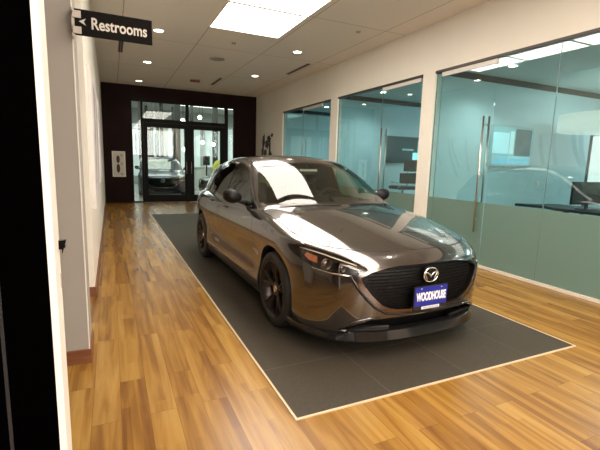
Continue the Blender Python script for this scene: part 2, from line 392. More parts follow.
gldoor(5.50, 6.56, 6.46, .50, 2.10); pane(6.56, 8.21); pane(5.43, 5.50)
gldoor(9.0, 10.1, 10.0, .50, 2.08); pane(10.1, 11.45); pane(8.53, 9.0)
# offices behind
boxst('wall_office_back', (9.4, -6, 0), (9.5, YF, 3.0), OWALL2)
for i, y in enumerate((11.5, 8.37, 5.29)): 
    boxst('wall_office_partition_%d' % (i+1), (WX, y, 0), (9.4, y+.10, 2.94), OWALL)
    boxst('trim_%d' % (6+i), (WX, y-.03, 2.90), (9.4, y+.10, 2.999), mat('partition_head_dark', (.045, .035, .032), .5))
boxst('wall_office_near', (WX, -2.0, 0), (9.4, -1.9, 3.0), OWALL)
boxst('wall_office_end', (WX, 13.5, 0), (9.4, 13.6, 3.0), OWALL)
# showroom beyond the far doors
boxst('wall_showroom_back', (-6, 26, 0), (12, 26.1, 4.3), mat('showroom_white', (.50, .52, .50), .7))
boxst('wall_showroom_left', (-6.1, YF, 0), (-6, 26, 4.3), mat('showroom_side', (.6, .6, .58), .7))
boxst('wall_showroom_right', (12, YF, 0), (12.1, 26, 4.3), mat('showroom_side_b', (.6, .6, .58), .7))
# ------------------------------------------------------------------ the car body: a smooth implicit surface, meshed and cut along its shut lines
def body_grad(P):
    e = 1e-4; x, L, z = P.T
    f = body(x, L, z)
    g = np.stack([(body(x+e, L, z)-body(x-e, L, z)), (body(x, L+e, z)-body(x, L-e, z)), (body(x, L, z+e)-body(x, L, z-e))], 1)/(2*e)
    return f, g
def project(P, n=4):
    for _ in range(n):
        f, g = body_grad(P); g2 = np.maximum((g*g).sum(1), .15)
        P = P-np.clip(f/g2, -.01, .01)[:, None]*g
    return P
def surface_nets(h=.016):
    xs = np.arange(-h*1.5, .97, h); ls = np.arange(-.05, 4.55, h); zs = np.arange(.12, 1.50, h)
    A = body(xs[:, None, None], ls[None, :, None], zs[None, None, :]) < 0
    def sub(i, j, k): return A[i:A.shape[0]-1+i, j:A.shape[1]-1+j, k:A.shape[2]-1+k]
    c = sum(sub(i, j, k).astype(np.int8) for i in (0, 1) for j in (0, 1) for k in (0, 1))
    act = (c > 0) & (c < 8); idx = -np.ones(act.shape, int); ii = np.argwhere(act); idx[act] = np.arange(len(ii))
    P = np.stack([xs[ii[:, 0]]+h/2, ls[ii[:, 1]]+h/2, zs[ii[:, 2]]+h/2], 1)
    P = project(P, 8)
    T = []
    for ax in range(3):
        b, c2 = [(1, 2), (2, 0), (0, 1)][ax]
        sl0 = [slice(1, -1)]*3; sl1 = [slice(1, -1)]*3; sl0[ax] = slice(0, -1); sl1[ax] = slice(1, None)
        a0 = A[tuple(sl0)]; a1 = A[tuple(sl1)]; d = np.argwhere(a0 != a1); s = a0[tuple(d.T)]
        base = d+1; base[:, ax] = d[:, ax]
        q = []
        for db, dc in ((0, 0), (-1, 0), (-1, -1), (0, -1)):
            o = base.copy(); o[:, b] += db; o[:, c2] += dc
            q.append(idx[o[:, 0], o[:, 1], o[:, 2]])
        q = np.stack(q, 1); q[~s] = q[~s][:, ::-1]
        T.append(q)
    Q = np.concatenate(T); Q = Q[(Q >= 0).all(1)]
    # shorter diagonal
    d1 = ((P[Q[:, 0]]-P[Q[:, 2]])**2).sum(1) < ((P[Q[:, 1]]-P[Q[:, 3]])**2).sum(1)
    t1 = np.where(d1[:, None], Q[:, [0, 1, 2]], Q[:, [0, 1, 3]]); t2 = np.where(d1[:, None], Q[:, [0, 2, 3]], Q[:, [1, 2, 3]])
    return P, np.concatenate([t1, t2])
def cut(V, T, lab, fv, act):
    """split the active triangles where fv crosses zero; returns the new mesh, its labels, and fv on the new vertices"""
    fv = np.where(np.abs(fv) < 1e-5, 1e-5, fv)
    s = fv[T] > 0; n = s.sum(1); mix = act & (n > 0) & (n < 3)
    keepT, keepL = T[~mix], lab[~mix]; M_ = T[mix]; sm = s[mix]; nm = n[mix]; Lm = lab[mix]
    lone = np.where(nm == 1, sm.argmax(1), (~sm).argmax(1)); r = np.arange(len(M_))
    a = M_[r, lone]; b = M_[r, (lone+1) % 3]; c = M_[r, (lone+2) % 3]
    E = np.sort(np.concatenate([np.stack([a, b], 1), np.stack([a, c], 1)]), 1)
    if len(E) == 0: return V, T, lab, fv
    U, inv = np.unique(E, axis=0, return_inverse=True); inv = inv.reshape(-1)
    t = fv[U[:, 0]]/(fv[U[:, 0]]-fv[U[:, 1]]); t = np.clip(t, .02, .98)
    NV_ = V[U[:, 0]]*(1-t)[:, None]+V[U[:, 1]]*t[:, None]; NV_ = project(NV_, 2)
    k = len(V); ab = inv[:len(M_)]+k; ac = inv[len(M_):]+k
    T2 = np.concatenate([keepT, np.stack([a, ab, ac], 1), np.stack([ab, b, c], 1), np.stack([ab, c, ac], 1)])
    L2 = np.concatenate([keepL, Lm, Lm, Lm])
    return np.concatenate([V, NV_]), T2, L2, np.concatenate([fv, np.zeros(len(U))])
def sdpoly(a, b, poly):
    P = np.array(poly, float); d = np.full(a.shape, 1e9); ins = np.zeros(a.shape, bool); n = len(P)
    for i in range(n):
        p, q = P[i], P[(i+1) % n]; e = q-p; w0 = a-p[0]; w1 = b-p[1]
        t = np.clip((w0*e[0]+w1*e[1])/(e@e), 0, 1); d = np.minimum(d, (w0-e[0]*t)**2+(w1-e[1]*t)**2)
        c = ((p[1] > b) != (q[1] > b)) & (a < (q[0]-p[0])*(b-p[1])/(q[1]-p[1]+1e-12)+p[0]); ins ^= c
    return np.where(ins, -1, 1)*np.sqrt(d)
def smoothpoly(pts, it=2):
    P = [np.array(p, float) for p in pts]
    for _ in range(it):
        Q = []
        for i in range(len(P)):
            a, b = P[i], P[(i+1) % len(P)]; Q += [a*.8+b*.2, a*.2+b*.8]
        P = Q
    return P
def build_shell():
    V, T = surface_nets(); lab = np.zeros(len(T), int)
    V, T, lab, _ = cut(V, T, lab, V[:, 0].copy(), np.ones(len(T), bool))
    keep = V[T][:, :, 0].mean(1) > 0; T, lab = T[keep], lab[keep]; V[np.abs(V[:, 0]) < 1e-4, 0] = 0
    near0 = np.abs(V[:, 0]) < 2e-3; V[near0, 0] = 0
    def region(fn, mask, new, only=None):
        nonlocal V, T, lab
        c = V[T].mean(1); act = mask(c)
        if only is not None: act &= np.isin(lab, only)
        fv = fn(V); V, T, lab, fv = cut(V, T, lab, fv, act)
        c = V[T].mean(1); act = mask(c)
        if only is not None: act &= np.isin(lab, only)
        tv = fv[T]; inside = (tv.min(1) < -1e-6) & (tv.max(1) <= 2e-5)
        lab[act & inside] = new
    def gap(poly_fn, mask, new, wdt=.0028, only=None):
        nonlocal V, T, lab
        c = V[T].mean(1); act = mask(c)
        if only is not None: act &= np.isin(lab, only)
        fv = poly_fn(V); V, T, lab, fv = cut(V, T, lab, fv, act)
        region(lambda W: np.abs(poly_fn(W))-wdt, mask, new, only)
    side = lambda c: (c[:, 0] > .40)
    # labels: 0 paint 1 windshield 2 front side glass 3 rear side glass 4 window trim 5 headlight 6 grille trim 7 grille 8 lower intake
    # 9 wheel well 10 rocker/lower plastic 11 gap 12 hood 13 front door 14 rear door 15 hatch glass 16 tail light 17 fuel/hatch 18 marker
    wsp = smoothpoly([(-.5, 1.012), (.40, 1.012), (.755, .992), (.72, 1.10), (.60, 1.300), (.53, 1.425), (-.5, 1.436)], 1)
    ws = lambda W: np.maximum(sdpoly(W[:, 0], W[:, 2], wsp), W[:, 1]-2.32)
    fm = lambda c: (c[:, 1] < 2.5) & (c[:, 2] > .9) & (c[:, 1] > 1.0)
    region(lambda W: sdpoly(W[:, 0], W[:, 2], [(p[0]*1.018, p[1]+.010*(1 if p[1] > 1.2 else -1)) for p in wsp]), lambda c: fm(c) & (c[:, 1] < 2.0), 4)
    region(lambda W: sdpoly(W[:, 0], W[:, 2], wsp), lambda c: fm(c) & (c[:, 1] < 2.05+.9*np.maximum(c[:, 0]-.3, 0)), 1)
    dlo = smoothpoly([(1.60, .975), (1.80, 1.085), (2.00, 1.212), (2.20, 1.312), (2.45, 1.368), (2.75, 1.380), (3.05, 1.360), (3.35, 1.290), (3.58, 1.185), (3.50, 1.115), (3.28, 1.02), (2.9, .993), (2.2, .975)], 2)
    sm_ = lambda c: side(c) & (c[:, 2] > .9) & (c[:, 1] > 1.5)
    region(lambda W: sdpoly(W[:, 1], W[:, 2], dlo)-.020, sm_, 4, [0, 4])
    fg = lambda W: np.maximum(sdpoly(W[:, 1], W[:, 2], dlo), W[:, 1]-2.60); rg = lambda W: np.maximum(sdpoly(W[:, 1], W[:, 2], dlo), 2.70-W[:, 1])
    region(fg, sm_, 2, [4]); region(rg, sm_, 3, [4])
    # nose
    fr = lambda c: (c[:, 1] < .95)
    hl = smoothpoly([(.585, .655), (.61, .700), (.80, .742), (1.04, .775), (1.30, .792), (1.54, .778), (1.50, .745), (1.36, .702), (1.14, .655), (.92, .632), (.74, .628)], 1)
    region(lambda W: sdpoly(W[:, 0]+W[:, 1], W[:, 2], hl), lambda c: fr(c) & (c[:, 0] > .4) & (c[:, 2] > .55), 5)
    gt = [(-.3, .704), (.28, .700), (.38, .690), (.50, .664), (.602, .622), (.585, .570), (.53, .500), (.44, .410), (.34, .362), (.22, .350), (-.3, .348)]
    region(lambda W: sdpoly(W[:, 0], W[:, 2], gt), lambda c: fr(c) & (c[:, 1] < .35), 6, [0])
    gi = [(-.3, .698), (.27, .694), (.37, .683), (.48, .658), (.558, .618), (.530, .560), (.475, .490), (.40, .420), (.32, .386), (.21, .374), (-.3, .372)]
    region(lambda W: sdpoly(W[:, 0], W[:, 2], gi), lambda c: fr(c) & (c[:, 1] < .35), 7, [6])
    li = [(-.3, .320), (.30, .318), (.47, .312), (.60, .262), (.655, .225), (.60, .200), (-.3, .196)]
    region(lambda W: sdpoly(W[:, 0], W[:, 2], li), lambda c: fr(c) & (c[:, 1] < .35), 8, [0])
    # wheel openings, sills
    AX = (.93, 3.655); 
    for ax in AX:
        region(lambda W, ax=ax: np.sqrt((W[:, 1]-ax)**2+(W[:, 2]-.335)**2)-.368, lambda c: (c[:, 0] > .60), 9, [0])
    region(lambda W: W[:, 2]-.235, lambda c: (c[:, 1] > .5), 10, [0])
    region(lambda W: W[:, 2]-.196, lambda c: (c[:, 1] < .6), 10, [0])
    # shut lines
    hood = smoothpoly([(-.5, .135), (.25, .150), (.50, .215), (.66, .34), (.755, .50), (.79, .75), (.795, 1.1), (.80, 1.44), (.60, 1.48), (-.5, 1.50)], 1)
    hf = lambda W: sdpoly(W[:, 0], W[:, 1], hood); hm = lambda c: (c[:, 2] > .72) & (c[:, 1] < 1.6) & (c[:, 1] > .08)
    gap(hf, hm, 11, .0042, [0]); region(hf, hm, 12, [0])
    fd = smoothpoly([(1.42, .30), (1.40, .60), (1.44, .86), (1.56, .965), (2.0, 1.27), (2.3, 1.415), (2.66, 1.435), (2.66, .90), (2.60, .60), (2.60, .29)], 1)
    rd = smoothpoly([(2.662, .29), (2.665, .60), (2.72, .90), (2.72, 1.435), (3.1, 1.415), (3.50, 1.265), (3.60, 1.12), (3.42, .98), (3.30, .72), (3.16, .50), (3.12, .29)], 1)
    for pf, nw in ((fd, 13), (rd, 14)):
        f = lambda W, pf=pf: sdpoly(W[:, 1], W[:, 2], pf); dm = lambda c: side(c) & (c[:, 1] > 1.2) & (c[:, 2] > .24)
        gap(f, dm, 11, .0032, [0]); region(f, dm, nw, [0])
    # tail
    rearm = lambda c: (c[:, 1] > 3.8)
    region(lambda W: sdpoly(W[:, 0], W[:, 2], smoothpoly([(-.6, 1.27), (.5, 1.255), (.62, 1.02), (.58, .985), (-.6, .985)], 1)), lambda c: rearm(c) & (c[:, 2] < 1.285), 15, [0])
    region(lambda W: sdpoly(W[:, 0]-.6*(W[:, 1]-4.3), W[:, 2], smoothpoly([(.42, .90), (.44, .80), (.80, .79), (.98, .84), (.98, .90)], 1)), lambda c: rearm(c) & (c[:, 0] > .3), 16, [0])
    _, g = body_grad(V); Nn = g/np.linalg.norm(g, axis=1)[:, None]
    return V, T, lab, Nn
def np_mesh(name, V, T, Nn=None, mats=(), mi=None):
    u, inv = np.unique(T, return_inverse=True); V = V[u]; T = inv.reshape(-1, 3)
    me = bpy.data.meshes.new(name)
    me.vertices.add(len(V)); me.vertices.foreach_set('co', V.astype(np.float32).ravel())
    me.loops.add(T.size); me.loops.foreach_set('vertex_index', T.astype(np.int32).ravel())
    me.polygons.add(len(T)); me.polygons.foreach_set('loop_start', np.arange(0, T.size, 3, dtype=np.int32)); me.polygons.foreach_set('loop_total', np.full(len(T), 3, dtype=np.int32))
    for m in mats: me.materials.append(m)
    if mi is not None: me.polygons.foreach_set('material_index', mi.astype(np.int32))
    me.update(calc_edges=True); me.validate()
    me.shade_smooth()
    if Nn is not None and len(me.vertices) == len(V): me.normals_split_custom_set_from_vertices(Nn[u].tolist())
    return me
def side_of(V, T, Nn, s):
    """car space to blender: x lateral, y = length (front at 0), mirrored for s = -1"""
    if s > 0: return V, T, Nn
    m = np.array([-1, 1, 1.]); return V*m, T[:, ::-1], Nn*m
def both(V, T, Nn):
    a = side_of(V, T, Nn, 1); b = side_of(V, T, Nn, -1)
    return np.concatenate([a[0], b[0]]), np.concatenate([a[1], b[1]+len(V)]), np.concatenate([a[2], b[2]])
def recess(V, T, Nn, move, inner=True):
    """displace a patch by move(V) and wall its border"""
    u, inv = np.unique(T, return_inverse=True); P = V[u]; T = inv.reshape(-1, 3); N0 = Nn[u]; D = move(P)
    E = np.concatenate([T[:, [0, 1]], T[:, [1, 2]], T[:, [2, 0]]]); key = np.sort(E, 1)
    U, ix, cnt = np.unique(key, axis=0, return_index=True, return_counts=True); B = E[ix[cnt == 1]]
    k = len(P); a, b = B[:, 0], B[:, 1]
    ev = B.max()+1 if len(B) else 0
    # skip wall on the centre line
    ok = ~((P[a][:, 0] < 1e-6) & (P[b][:, 0] < 1e-6)); a, b = a[ok], b[ok]
    W = np.concatenate([P[a], P[b], D[a], D[b]]); n = len(a); r = np.arange(n)
    WT = np.concatenate([np.stack([r, r+2*n, r+3*n], 1), np.stack([r, r+3*n, r+n], 1)])
    Vo = np.concatenate([D, W]); To = np.concatenate([T, WT+k])
    fn = np.cross(W[WT[:, 1]]-W[WT[:, 0]], W[WT[:, 2]]-W[WT[:, 0]]); WN = np.zeros((len(W), 3))
    for j in range(3): np.add.at(WN, WT[:, j], fn)
    WN /= np.maximum(np.linalg.norm(WN, axis=1), 1e-12)[:, None]
    return Vo, To, np.concatenate([N0, WN])
PAINT = mat('metallic_grey_paint', (.068, .060, .056), .24, .85, coat=1.0)
PAINT.node_tree.nodes['Principled BSDF'].inputs['Coat IOR'].default_value = 1.85
GAP = mat('shut_line', (.004, .004, .004), .8)
TRIM = mat('gloss_black_trim', (.010, .009, .009), .10)
PLASTIC = mat('black_plastic', (.014, .013, .012), .45)
GRDARK = mat('grille_black', (.004, .0035, .0035), .45, spec=.25)
CHROME = mat('chrome', (.75, .72, .68), .12, 1)
DCHROME = mat('dark_chrome', (.20, .16, .15), .16, 1)
RUBBER = noisy('tyre_rubber', (.009, .0085, .008), (.012, .011, .010), 30, .7)
RIM = mat('black_alloy', (.05, .040, .036), .28, .8)
INTER = mat('interior_dark', (.030, .024, .020), .6)
INTER2 = mat('interior_seat', (.045, .032, .026), .55)
WSG = glass('windshield_glass', (.52, .60, .52), 1.55, .03)
SG = glass('side_window_glass', (.55, .72, .60), 1.5, .02)
SGD = glass('privacy_glass', (.06, .06, .055), 1.5, .02)
LENS = glass('headlight_lens', (.86, .84, .80), 1.5, .02)
AMBER = mat('amber_marker', (.42, .12, .04), .25, emis=(.8, .2, .04), es=.0)
PLATEB = mat('plate_blue', (.010, .020, .26), .35)
PLATEW = mat('plate_white', (.85, .85, .85), .4)
def make_car(name, label, loc, rz=0, paint=PAINT, full=True):
    car = thing(name, label, 'car', loc, rz)
    V, T, lab, Nn = SHELL
    def P(k, s=0, off=0):
        t = T[np.isin(lab, k)]; VV = V-Nn*off
        return both(VV, t, Nn) if s == 0 else side_of(VV, t, Nn, s)
    def part(nm, k, m, s=0, off=0, parent=car):
        a, b, c = P(k, s, off); return link(nm, np_mesh(nm, a, b, c, [m]), parent)
    def part2(nm, k, m, k2, m2, s=0):
        t = T[np.isin(lab, k+k2)]; l = lab[np.isin(lab, k+k2)]; mi = np.isin(l, k2).astype(int)
        if s == 0: a, b, c = both(V, t, Nn); mi = np.concatenate([mi, mi])
        else: a, b, c = side_of(V, t, Nn, s)
        return link(nm, np_mesh(nm, a, b, c, [m, m2], mi), car)
    bodyo = part2('body_shell', [0, 17], paint, [11], GAP)
    part('hood', [12], paint)
    part('windshield', [1], WSG); part('window_trim', [4], TRIM)
    doors = {}
    for s in (1, -1):
        d = part('door', [13], paint, s); doors[s] = d; part('side_window', [2], SG, s, .004, d)
        d2 = part('door', [14], paint, s); part('side_window', [3], SGD, s, .004, d2)
        for dd, hl_, lo in ((d, 2.44, .90), (d2, 3.13, .925)):
            pt = project(np.array([[.87, hl_+q, lo] for q in (-.11, -.06, 0, .06, .11)]), 8)
            off = [0, .022, .028, .022, 0]
            MB().tube([(s*(a[0]+o_), a[1], a[2]) for a, o_ in zip(pt, off)], [.011, .013, .014, .013, .011], 10).build('door_handle', paint, dd)
    part('rear_window', [15], SG); part('sill_trim', [10], PLASTIC)
    def rec(nm, k, m, move, s=0, parent=car):
        t = T[lab == k]; a, b, c = recess(V, t, Nn, move)
        a, b, c = both(a, b, c) if s == 0 else side_of(a, b, c, s)
        return link(nm, np_mesh(nm, a, b, c, [m]), parent)
    for s in (1, -1):
        for fr_ in (0, 1):
            t = T[lab == 9]; t = t[(V[t].mean(1)[:, 1] > 2.2) == bool(fr_)]
            a, b, c = recess(V, t, Nn, lambda Q: np.stack([np.full(len(Q), .52), Q[:, 1], Q[:, 2]], 1)); a, b, c = side_of(a, b, c, s)
            link('wheel_well', np_mesh('wheel_well', a, b, c, [PLASTIC]), car)
        part('tail_light', [16], mat('tail_red', (.35, .01, .01), .15) if s > 0 else bpy.data.materials['tail_red'], s)
    for s in (1, -1):
        hb = rec('headlight', 5, mat('headlight_housing', (.02, .016, .014), .18) if s > 0 else bpy.data.materials['headlight_housing'], lambda Q: Q+np.stack([-.045*np.ones(len(Q))*(Q[:, 0] > .6), .05+0*Q[:, 0], 0*Q[:, 0]], 1)*np.array([1, 1, 1]), s)
        part('lens', [5], LENS, s, 0, hb)
        # inner chrome line along the top, amber side marker, projector
        def hpt(u, z, inn):
            x = np.linspace(.3, .95, 400); r = np.abs(body(x, u-x, np.full(400, z))); r[(u-x) < .0] = 9
            b_ = int(np.argmin(r)); q = np.array([[x[b_], u-x[b_], z]]); _, g = body_grad(q); g = g[0]/np.linalg.norm(g[0]); q = q[0]-g*inn
            return (s*q[0], q[1], q[2])
        MB().tube([hpt(u, z, .014) for u, z in ((.70, .706), (.82, .728), (.95, .745), (1.05, .758), (1.2, .770), (1.36, .775))], .0045, 8).build('running_light', mat('led_white', (.85, .8, .7), .2) if s > 0 else bpy.data.materials['led_white'], hb)
        MB().prism([hpt(1.13, .735, .014), hpt(1.26, .748, .014), hpt(1.29, .728, .014), hpt(1.22, .700, .014), hpt(1.12, .692, .014)], (-.010*s, .012, 0)).build('side_marker', AMBER, hb)
        for u, z, r in ((1.02, .695, .032), (.84, .682, .022)):
            c = Vector(hpt(u, z, .030)); MB().lathe([(r, .02), (r+.003, .0), (r+.008, -.004), (r+.010, .0), (r+.010, .02)], 28, 'y', center=c).ball((c.x, c.y+.012, c.z), (r*.9, .014, r*.9)).build('projector', DCHROME, hb)
    if not full:
        pass
    # grille
    part('grille_surround', [6], DCHROME, 0, -.002)
    gr = rec('grille', 7, GRDARK, lambda Q: Q+np.array([0, .05, 0]))
    mb = MB(); rows = 13
    for r_ in range(rows):
        z = .385+r_*.0235
        hw = np.interp(z, [.374, .386, .42, .49, .565, .625, .66, .684, .694], [.21, .30, .39, .465, .520, .530, .44, .36, .26])-.012
        n = max(2, int(hw/.024))
        for i in range(-n, n+1):
            x = (i+(r_ % 2)*.5)*hw/n*.96
            if abs(x) > hw: continue
            q = project(np.array([[abs(x), .05, z]]), 6)[0]
            mb.prism([(x-.008, q[1]+.026, z), (x, q[1]+.022, z+.005), (x+.008, q[1]+.026, z), (x, q[1]+.022, z-.005)], (0, .012, 0))
    mb.build('mesh_insert', mat('grille_stud', (.004, .0035, .0035), .45, spec=.2), gr)
    li = rec('lower_intake', 8, GRDARK, lambda Q: Q+np.array([0, .10, 0]))
    # chrome signature line: from below each headlight inwards and down round the grille
    for s in (1, -1):
        pts = []
        for x, z in ((.80, .648), (.72, .632), (.66, .627), (.615, .628), (.602, .60), (.575, .545), (.52, .475), (.45, .405), (.36, .356), (.24, .341), (0, .337)):
            yy = np.linspace(0, .8, 800); r_ = body(np.full(800, x), yy, np.full(800, z)); b_ = int(np.argmax(r_ < 0)); pts.append((s*x, yy[b_]+.002, z))
        MB().tube(pts, [.003, .006, .009, .011, .012, .012, .012, .012, .011, .010, .010], 10).build('grille_trim', TRIM, car)
        MB().tube([q for q in pts[:4]], [.003, .006, .008, .006], 10).build('headlight_trim', CHROME, car).location = (0, -.004, .004)
    # front lip spoiler, gloss black, following the nose in plan
    def nose_y(x, z):
        yy = np.linspace(0, 1.2, 1200); r_ = body(np.full(1200, x), yy, np.full(1200, z)); i_ = int(np.argmax(r_ < 0)); return yy[i_-1]+(yy[i_]-yy[i_-1])*r_[i_-1]/(r_[i_-1]-r_[i_]) if i_ else 0.0
    rows_ = []
    xs_ = np.concatenate([np.linspace(0, .60, 22), np.linspace(.64, .86, 10)])
    mbx = MB(); prev = None
    ring_all = []
    for x in list(-xs_[::-1])+list(xs_[1:]):
        ax_ = abs(x); y0 = nose_y(min(ax_, .845), .235); t = np.clip((ax_-.5)/.3, 0, 1)
        if ax_ > .845: y0 += .12
        o1 = .018+.0*t; zt = .205-.0*t
        hi = .222-.030*np.clip((ax_-.60)/.05, 0, 1)
        ring = [(x, y0+.06, hi-.004), (x, y0+.002, hi), (x, y0-.008, hi-.006), (x, y0-o1-.006, .152), (x, y0-o1+.004, .138), (x, y0+.06, .138)]
        ring_all.append([mbx.bm.verts.new(r_) for r_ in ring])
    for A, B in zip(ring_all, ring_all[1:]):
        for k in range(6): mbx.bm.faces.new((A[k], A[(k+1) % 6], B[(k+1) % 6], B[k]))
    mbx.bm.faces.new(ring_all[0]); mbx.bm.faces.new(ring_all[-1][::-1])
    mbx.build('front_lip', TRIM, car, smooth=.7)
    for s in (1, -1):  # gloss blades at the corners of the lower intake
        pts = []
        for x, z in ((.66, .228), (.60, .285), (.50, .322), (.40, .328)):
            pts.append((s*x, nose_y(x, z)-.004, z))
        MB().tube(pts, [.004, .012, .010, .003], 10).build('intake_blade', paint, car)
        MB().prism([(s*.655, nose_y(.655, .225)+.002, .222), (s*.60, nose_y(.6, .2)+.005, .196), (s*.30, nose_y(.3, .2)+.01, .196), (s*.30, nose_y(.3, .24)+.03, .245), (s*.52, nose_y(.5, .25)+.03, .262)], (0, .03, 0)).build('intake_panel', TRIM, car)
    # emblem
    EZ = .614; yb = nose_y(0, EZ); K = 1.08
    em = MB(); n = 40
    def ep(x, z): return (x*K, yb-.004, EZ+(z-.634)*K)
    em.tube([ep(.062*math.cos(2*PI*k/n), .634+.049*math.sin(2*PI*k/n)) for k in range(n+1)], .0062, 10, caps=False)
    for s in (1, -1):
        em.tube([ep(s*.056, .655), ep(s*.032, .651), ep(s*.012, .638), ep(0, .622)], [.003, .0062, .007, .006], 10)
        em.tube([ep(s*.056, .655), ep(s*.050, .640), ep(s*.035, .612), ep(s*.03, .596)], [.003, .004, .004, .003], 10)
    em.build('emblem', CHROME, car)
    MB().lathe([(.062, 0), (.062, .03)], 32, 'y', center=(0, yb+.0, EZ)).build('emblem_backing', GRDARK, car)
    # licence plate
    if full:
        pl = MB().box((-.176, -.030, .368), (.144, -.016, .546), bev=.004).build('license_plate', mat('plate_frame', (.01, .01, .012), .35), car)
        MB().box((-.170, -.033, .400), (.138, -.0295, .540)).build('plate_face', PLATEB, pl)
        text_mesh('WOODHOUSE', .084, .001, 'plate_lettering', PLATEW, pl, (-.016, -.0345, .466), (PI/2, 0, 0), width=.282, offset=.0034)
        MB().box((-.101, -.0335, .375), (.069, -.0300, .394)).build('frame_strip', PLATEW, pl)
        text_mesh('WOODHOUSE', .016, .0005, 'strip_lettering', PLATEB, pl, (-.016, -.0342, .3845), (PI/2, 0, 0), width=.15)
        for x in (-.111, .079): MB().ball((x, -.034, .527), (.006, .003, .006), seg=12).build('screw', CHROME, pl)
        MB().box((-.10, -.018, .40), (.10, .06, .53)).build('plate_bracket', GRDARK, car)
    # mirrors
    for s in (1, -1):
        c = Vector((s*(.955 if s < 0 else .925), 1.84, 1.045))
        mh = bmesh.new(); rv = bmesh.ops.create_uvsphere(mh, u_segments=28, v_segments=16, radius=1)['verts']
        for v in rv:
            x, y, z = v.co; yy = y*.075 if y < 0 else y*.03
            k = 1-.18*(x*s < 0)*abs(x)
            v.co = Vector((c.x+x*.100, c.y+yy+.035*(x*s)*0, c.z+np.sign(z)*abs(z)**.75*.072*k+.012*x*s))
        for f in mh.faces: f.smooth = True
        me = bpy.data.meshes.new('door_mirror'); mh.to_mesh(me); mh.free(); me.materials.append(GRDARK); mo = link('door_mirror', me, doors[s])
        MB().tube([(s*.79, 1.88, .965), (s*.85, 1.87, .985), (s*.90, 1.855, 1.01)], [.028, .024, .026], 12).build('mirror_arm', PLASTIC, mo)
        MB().ball((c.x, c.y+.026, c.z), (.090, .010, .056)).build('mirror_glass', CHROME, mo)
    # wheels
    for ax in (.93, 3.655):
        for s in (1, -1):
            c = (s*.775, ax, .3265); hw = .107
            prof = [(.232, -hw*.92), (.262, -hw), (.300, -hw*.97), (.318, -hw*.80), (.3245, -hw*.5), (.3265, 0), (.3245, hw*.5), (.318, hw*.80), (.300, hw*.97), (.262, hw), (.232, hw*.92), (.226, hw*.8), (.226, -hw*.8)]
            wh = MB().lathe([(r, h*s) for r, h in prof], 64, 'x', center=c, closed=True).build('wheel', RUBBER, car)
            rp = [(.246, hw*.96), (.240, hw*1.0), (.234, hw*.92), (.212, hw*.55), (.200, hw*.1), (.200, -hw*.8), (.226, -hw*.85), (.226, hw*.85)]
            rim = MB().lathe([(r, h*s) for r, h in rp], 64, 'x', center=c, closed=True)
            for k in range(5):
                for dd in (-.17, .17):
                    a = 2*PI*k/5+.3; a0, a1 = a+dd*.55, a+dd*1.25
                    def pp(r, an, h): return Vector((c[0]+s*h, c[1]+r*math.cos(an), c[2]+r*math.sin(an)))
                    w0, w1 = .016, .013
                    q = []
                    for r_, an, wd, h in ((.045, a0, w0, .062), (.14, (a0+a1)/2, .0125, .082), (.228, a1, w1, .094)):
                        t_ = Vector((0, -math.sin(an), math.cos(an))); m_ = pp(r_, an, h); q.append((m_-t_*wd, m_+t_*wd))
                    vv = []
                    for m0, m1 in q:
                        vv.append([rim.bm.verts.new(m0+Vector((-s*.010, 0, 0))), rim.bm.verts.new(m0*.7+m1*.3), rim.bm.verts.new(m0*.3+m1*.7), rim.bm.verts.new(m1+Vector((-s*.010, 0, 0))), rim.bm.verts.new(m1+Vector((-s*.032, 0, 0))), rim.bm.verts.new(m0+Vector((-s*.032, 0, 0)))])
                    for A, B in zip(vv, vv[1:]):
                        for j in range(6): rim.bm.faces.new((A[j], A[(j+1) % 6], B[(j+1) % 6], B[j]))
                    rim.bm.faces.new(vv[-1]); rim.bm.faces.new(vv[0][::-1])
            rim.lathe([(.062, s*.03), (.062, s*.058), (.054, s*.068)], 32, 'x', center=c)
            rim.build('rim', RIM, wh)
            MB().lathe([(.030, s*.060), (.030, s*.072), (.026, s*.075)], 28, 'x', center=c).build('hub_cap', CHROME if s < 2 else RIM, wh)
            MB().lathe([(.150, s*.0), (.150, s*.022), (.07, s*.022), (.07, s*.0)], 40, 'x', center=c, closed=True).build('brake_disc', mat('disc_iron', (.2, .18, .17), .4, 1) if 'disc_iron' not in bpy.data.materials else bpy.data.materials['disc_iron'], wh)
            MB().box((c[0]+s*.0-.03, ax+.07, .28), (c[0]+s*.03+.0, ax+.15, .42), bev=.01).build('brake_caliper', PLASTIC, wh)
    # roof fin, wipers
    MB().prism([(-.012, 3.62, 1.385), (-.012, 3.72, 1.44), (-.012, 3.80, 1.442), (-.012, 3.82, 1.355)], (.024, 0, 0)).build('antenna', paint, car)
    for x0, x1 in ((-.62, -.02), (.08, .62)):
        pts = []
        for t in np.linspace(0, 1, 9):
            x = x0+(x1-x0)*t; y_ = 1.25+.40*x*x
            zz = np.linspace(1.3, .8, 900); r_ = body(np.full(900, x), np.full(900, y_), zz); pts.append((x, y_, zz[int(np.argmax(r_ < 0))]+.006))
        MB().tube(pts, .0045, 8).build('wiper', PLASTIC, car)
    # interior
    MB().box((-.70, 1.30, .30), (.70, 3.9, .40)).build('cabin_floor', INTER, car)
    dash = MB(); dp = [(1.36, .60), (1.36, .97), (1.60, .985), (1.86, .965), (1.93, .92), (1.92, .80), (1.84, .60)]
    dash.prism([(-.70, y, z) for y, z in dp], (1.40, 0, 0)); dash.box((-.14, 1.70, .975), (.10, 1.72, 1.06), bev=.008)
    dash.prism([(.20, 1.70, .96), (.20, 1.80, 1.02), (.20, 1.90, 1.015), (.20, 1.93, .95)], (.34, 0, 0)); dash.build('dashboard', INTER, car)
    sw = MB(); Rm = Matrix.Translation((.37, 2.08, .93)) @ Matrix.Rotation(math.radians(-24), 4, 'X')
